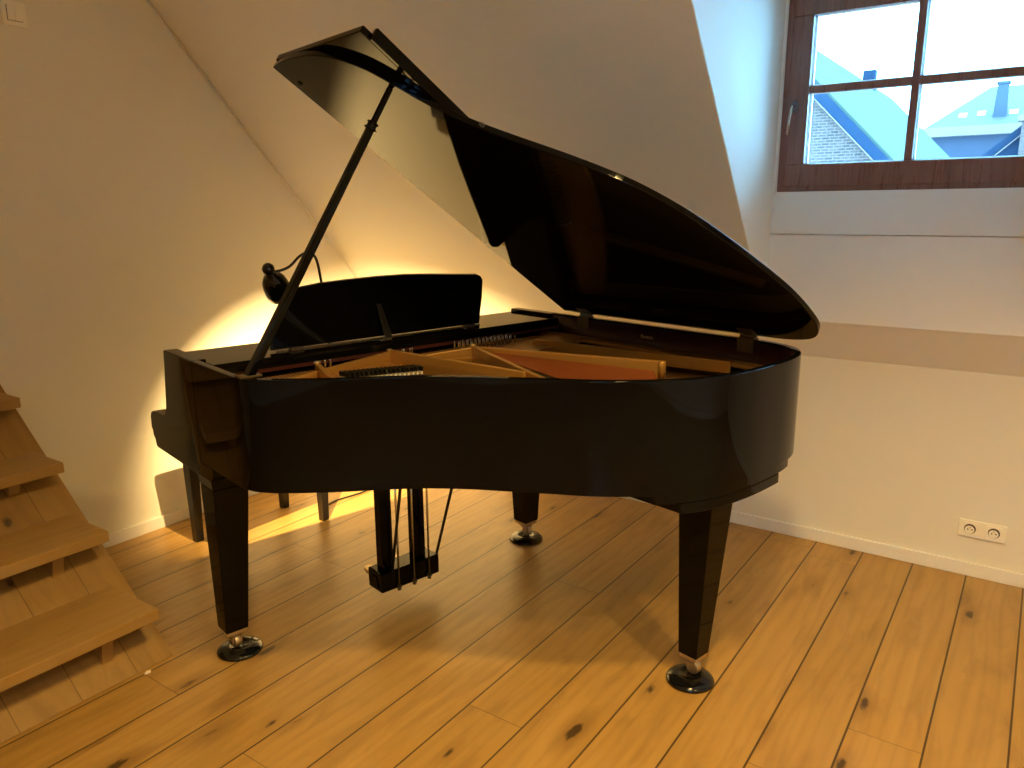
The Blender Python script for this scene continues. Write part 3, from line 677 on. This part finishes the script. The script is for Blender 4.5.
# ------------------------------------------------------------------ piano lamp standing on the music shelf
lx = W(0.47, -0.135, 0.9885)
lamp = empty('desk_lamp', lx, RZ, label='small black gooseneck lamp shining at the wall behind the music desk', cat='lamp')
def LL(u, v, z): return (u - 0.47, -(v + 0.135), z - 0.9885)
MB().lathe([(0.050, 0), (0.052, 0.004), (0.050, 0.010), (0.016, 0.016), (0.008, 0.022)], (0, 0, 0), (0, 0, 1), 32).build('lamp_base', M['satin'], lamp)
npts = catmull([LL(0.47, -0.135, 1.005), LL(0.462, -0.132, 1.10), LL(0.448, -0.125, 1.19), LL(0.436, -0.122, 1.255), LL(0.420, -0.12, 1.282), LL(0.395, -0.12, 1.288), LL(0.368, -0.12, 1.276), LL(0.335, -0.12, 1.248), LL(0.305, -0.125, 1.235), LL(0.272, -0.135, 1.230)], 6)
MB().tube(npts, 0.0048, 10).build('lamp_neck', M['satin'], lamp)
aw = Vector((0.584, 0.334, -0.739)).normalized()                   # aims at the corner of the room
al = Vector((aw.dot(U), -aw.dot(V), aw.z))                      # lamp-local axis
OC = Vector(LL(0.264, -0.137, 1.240))
MB().lathe([(0.004, -0.019), (0.014, -0.016), (0.0205, -0.006), (0.0205, 0.006), (0.016, 0.014), (0.010, 0.018)], OC, al, 24).build('lamp_knob', M['cup'], lamp)
sh_o = [(0.012, 0.014), (0.016, 0.018), (0.018, 0.026), (0.030, 0.034), (0.040, 0.050), (0.0445, 0.070), (0.046, 0.094), (0.0455, 0.110), (0.0435, 0.110), (0.0430, 0.094), (0.0415, 0.070), (0.037, 0.052), (0.028, 0.038), (0.012, 0.030), (0.001, 0.029)]
MB().lathe([(a, b * 1.14) for a, b in sh_o], OC, al, 40).build('lamp_shade', M['cup'], lamp)
bulb_m = mat('bulb', (1, 0.8, 0.5, 1), 0.4, emit=(1.0, 0.68, 0.32, 1), estr=60.0)
MB().lathe([(0.001, 0.060), (0.009, 0.057), (0.012, 0.051), (0.012, 0.046), (0.010, 0.040), (0.010, 0.031)], OC, al, 20).build('bulb', bulb_m, lamp)
sd = bpy.data.lights.new('piano_lamp_bulb', 'SPOT'); sd.energy = PIANO_LAMP_W; sd.spot_size = math.radians(113); sd.spot_blend = 1.0; sd.color = (1.0, 0.68, 0.28); sd.shadow_soft_size = 0.006
slo = bpy.data.objects.new('piano_lamp_bulb', sd); COL.objects.link(slo)
slo.location = lx + Matrix.Rotation(RZ, 3, 'Z') @ (OC + al * 0.0785)
slo.rotation_mode = 'QUATERNION'; slo.rotation_quaternion = Vector((0.78, 0.49, -0.50)).to_track_quat('-Z', 'Y')

# power cord running over the floor behind the bench
cpts = catmull([(2.309, 2.712, 0.30), (2.309, 2.712, 0.12), (2.311, 2.716, 0.02), (2.35, 2.765, 0.005), (2.46, 2.80, 0.005), (2.65, 2.775, 0.005), (2.82, 2.84, 0.005), (3.0, 3.05, 0.005), (3.12, 3.20, 0.006)], 8)
c = MB().tube([Vector(p) - Vector((2.46, 2.80, 0)) for p in cpts], 0.0040, 8).build('power_cord', M['cord']); c.location = (2.46, 2.80, 0)
tag(c, 'thin black power cord lying on the floor behind the piano bench', 'cord')

# ------------------------------------------------------------------ bench
bn = empty('piano_bench', (2.040, 2.815, 0), 0, label='low black piano bench between the keyboard and the left wall', cat='bench')
for sx_, sy_ in ((-1, 1), (1, -1), (1, 1), (-1, -1)):
    MB().frustum((sx_ * 0.237, sy_ * 0.143, 0.0005), 0.034, 0.034, (sx_ * 0.237, sy_ * 0.143, 0.36), 0.048, 0.048).build('leg', M['bench'], bn, bevel=0.002)
MB().box(-0.262, 0.262, -0.168, 0.168, 0.3605, 0.425).build('bench_apron', M['bench'], bn, bevel=0.003)
MB().box(-0.275, 0.275, -0.180, 0.180, 0.4255, 0.468).build('seat_cushion', M['leather'], bn, bevel=0.014, seg=4)

# ------------------------------------------------------------------ bodies of the added ceiling spots, out of view
for i, (sx, sy) in enumerate(SPOTS):
    o = empty('added_ceiling_spot', (sx, sy, CEIL_Z), 0, label='added unseen small round white ceiling spotlight ' + ('nearest the left wall', 'above and behind the camera', 'nearest the right wall')[i], cat='ceiling light', group='ceiling spotlights')
    MB().lathe([(0.085, -0.050), (0.092, -0.050), (0.096, -0.045), (0.096, -0.0005), (0.085, -0.0005)], (0, 0, 0), (0, 0, 1), 32, caps=False).build('spot_housing', M['base'], o)

# ------------------------------------------------------------------ outside: neighbouring roofs
brick = bpy.data.materials.new('brick'); brick.use_nodes = True; g = NG(brick); b = g.n['Principled BSDF']
bt = g.n.new('ShaderNodeTexBrick'); oo = g.sep(g.obj()); g.put(bt.inputs['Vector'], g.comb(oo[1], oo[2], 0.0))
bt.inputs['Scale'].default_value = 1.0; bt.inputs['Brick Width'].default_value = 0.085; bt.inputs['Row Height'].default_value = 0.030; bt.inputs['Mortar Size'].default_value = 0.005
bt.inputs['Color1'].default_value = (0.055, 0.030, 0.024, 1); bt.inputs['Color2'].default_value = (0.022, 0.013, 0.011, 1); bt.inputs['Mortar'].default_value = (0.10, 0.055, 0.042, 1)
g.put(b.inputs['Base Color'], bt.outputs['Color']); b.inputs['Roughness'].default_value = 0.9
roofm = mat('roof_pale_zinc', (0.044, 0.054, 0.043, 1), 0.9, spec=0.1, var=0.12)
slate = mat('verge_lead', (0.008, 0.018, 0.034, 1), 0.9, spec=0.1)
white = mat('white_trim', (0.11, 0.062, 0.045, 1), 0.6)
tile = bpy.data.materials.new('roof_tiles'); tile.use_nodes = True; g = NG(tile); b = g.n['Principled BSDF']
bt = g.n.new('ShaderNodeTexBrick'); oo = g.sep(g.obj()); g.put(bt.inputs['Vector'], g.comb(oo[1], oo[2], 0.0))
bt.inputs['Scale'].default_value = 1.0; bt.inputs['Brick Width'].default_value = 0.16; bt.inputs['Row Height'].default_value = 0.055; bt.inputs['Mortar Size'].default_value = 0.008
bt.inputs['Color1'].default_value = (0.052, 0.042, 0.032, 1); bt.inputs['Color2'].default_value = (0.042, 0.036, 0.028, 1); bt.inputs['Mortar'].default_value = (0.020, 0.020, 0.019, 1)
g.put(b.inputs['Base Color'], bt.outputs['Color']); b.inputs['Roughness'].default_value = 0.8

h1 = empty('neighbour_house', (9, 3.1, -6), 0, label='brick gabled house with a pale roof close outside the window', cat='house')
def H1(mb): mb.v = [(x - 9, y - 3.1, z + 6) for x, y, z in mb.v]; return mb
RYz = lambda y: 0.43 + 1.03 * y
yr = 3.12; xb = 18.6
H1(MB().prism([(0.1, -5.9), (6.1, -5.9), (6.1, RYz(0.14)), (yr, RYz(yr) - 0.06), (0.1, RYz(0.1) - 0.06)], lambda p: (9.0, p[0], p[1]), lambda p: (9.25, p[0], p[1]))).build('gable_wall', brick, h1)
yE = -0.35
rm = MB().add([(8.93, yE, RYz(yE)), (xb, yE, RYz(yE)), (xb, yr, RYz(yr)), (8.93, yr, RYz(yr)), (8.93, yE, RYz(yE) - 0.05), (xb, yE, RYz(yE) - 0.05), (xb, yr, RYz(yr) - 0.05), (8.93, yr, RYz(yr) - 0.05)],
              [(0, 1, 2, 3), (7, 6, 5, 4), (0, 4, 5, 1), (1, 5, 6, 2), (2, 6, 7, 3), (3, 7, 4, 0)])
yl = 2 * yr - yE
rm.add([(8.93, yr, RYz(yr)), (xb, yr, RYz(yr)), (xb, yl, RYz(yE)), (8.93, yl, RYz(yE)), (8.93, yr, RYz(yr) - 0.05), (xb, yr, RYz(yr) - 0.05), (xb, yl, RYz(yE) - 0.05), (8.93, yl, RYz(yE) - 0.05)],
       [(0, 1, 2, 3), (7, 6, 5, 4), (0, 4, 5, 1), (1, 5, 6, 2), (2, 6, 7, 3), (3, 7, 4, 0)])
rf = H1(rm).build('roof', roofm, h1)
# lead verge strip and white drip line along the slope
def strip(x0, x1, d0, d1, up): # band on the gable face following the verge, d measured down from the roof line
    return MB().add([(x, y, RYz(y) - d) for x in (x0, x1) for (y, d) in ((yE, d0), (yE, d1), (yr, d1), (yr, d0))], [(0, 1, 2, 3), (7, 6, 5, 4), (0, 4, 5, 1), (1, 5, 6, 2), (2, 6, 7, 3), (3, 7, 4, 0)])
H1(strip(8.90, 8.96, 0.04, 0.19, 0)).build('verge_board', slate, rf)
H1(strip(8.89, 8.97, 0.19, 0.205, 0)).build('drip_edge', white, rf)
H1(MB().box(15.6, 15.8, 2.93, 3.13, 3.3, 3.80)).build('chimney', slate, h1)

h2 = empty('far_house', (30, 2, -6), 0, label='distant tiled hip roof house with tall chimney seen through lower right panes', cat='house')
def H2(mb): mb.v = [(x - 30, y - 2, z + 6) for x, y, z in mb.v]; return mb
rm = MB().add([(30, 3.95, 3.95), (30, -3, 3.95), (34, -3, 5.6), (34, 2.45, 5.6), (38, 3.95, 3.95), (38, -3, 3.95)], [(0, 1, 2, 3), (0, 3, 4), (4, 3, 2, 5), (0, 4, 5, 1)])
rr_ = H2(rm).build('roof', tile, h2)
H2(MB().box(29.8, 38, -3, 3.98, 3.66, 3.949)).build('cornice', white, h2)
H2(MB().box(30.1, 37.9, -2.9, 3.72, -5.9, 3.659)).build('wall', mat('far_wall_shaded', (0.010, 0.013, 0.026, 1), 0.8, var=0.25), h2)  # shade on the far wall is put into its dark blue colour
H2(MB().frustum((30.9, 1.87, 3.95), 0.35, 0.42, (30.9, 1.87, 5.28), 0.30, 0.30).frustum((30.9, 1.87, 5.28), 0.36, 0.38, (30.9, 1.87, 5.36), 0.36, 0.38)).build('chimney', mat('chimney_grey', (0.02, 0.026, 0.034, 1), 0.8, var=0.2), h2)
sky_m = mat('skylight_glass', (0.5, 0.35, 0.3, 1), 0.2)
for yy, zz in ((2.95, 4.40), (2.42, 4.44), (1.50, 4.42)):
    xx = 30 + (zz - 3.95) / 1.65 * 4 - 0.06
    q = [(xx - 0.12, yy - 0.12, zz - 0.075), (xx - 0.12, yy + 0.12, zz - 0.075), (xx + 0.12, yy + 0.12, zz + 0.085), (xx + 0.12, yy - 0.12, zz + 0.085)]
    v = [Vector(p) for p in q] + [Vector(p) + Vector((0.06, 0, -0.1)) for p in q]
    H2(MB().add(v, [(0, 1, 2, 3), (7, 6, 5, 4), (0, 4, 5, 1), (1, 5, 6, 2), (2, 6, 7, 3), (3, 7, 4, 0)])).build('skylight', sky_m, h2)
h3 = empty('side_house', (22, 0.2, -6), 0, label='dark slate roof slanting up at lower right of the window view', cat='house')
def H3(mb): mb.v = [(x - 22, y - 0.2, z + 6) for x, y, z in mb.v]; return mb
H3(MB().prism([(1.75, 2.45), (0.78, 3.32), (-2.5, 3.32), (-2.5, -5.9), (1.75, -5.9)], lambda p: (22.0, p[0], p[1]), lambda p: (26.0, p[0], p[1]))).build('roof', slate, h3)
H3(MB().prism([(1.45, 2.45), (0.80, 3.06), (0.80, 3.09), (1.45, 2.48)], lambda p: (21.9, p[0], p[1]), lambda p: (21.98, p[0], p[1]))).build('drip_edge', white, h3)
H3(MB().box(21.6, 21.95, 0.45, 0.86, -5.9, 3.30)).build('stair_wall', brick, h3)
H3(MB().box(21.5, 22.0, 0.40, 0.95, 3.301, 3.42)).build('coping', white, h3)
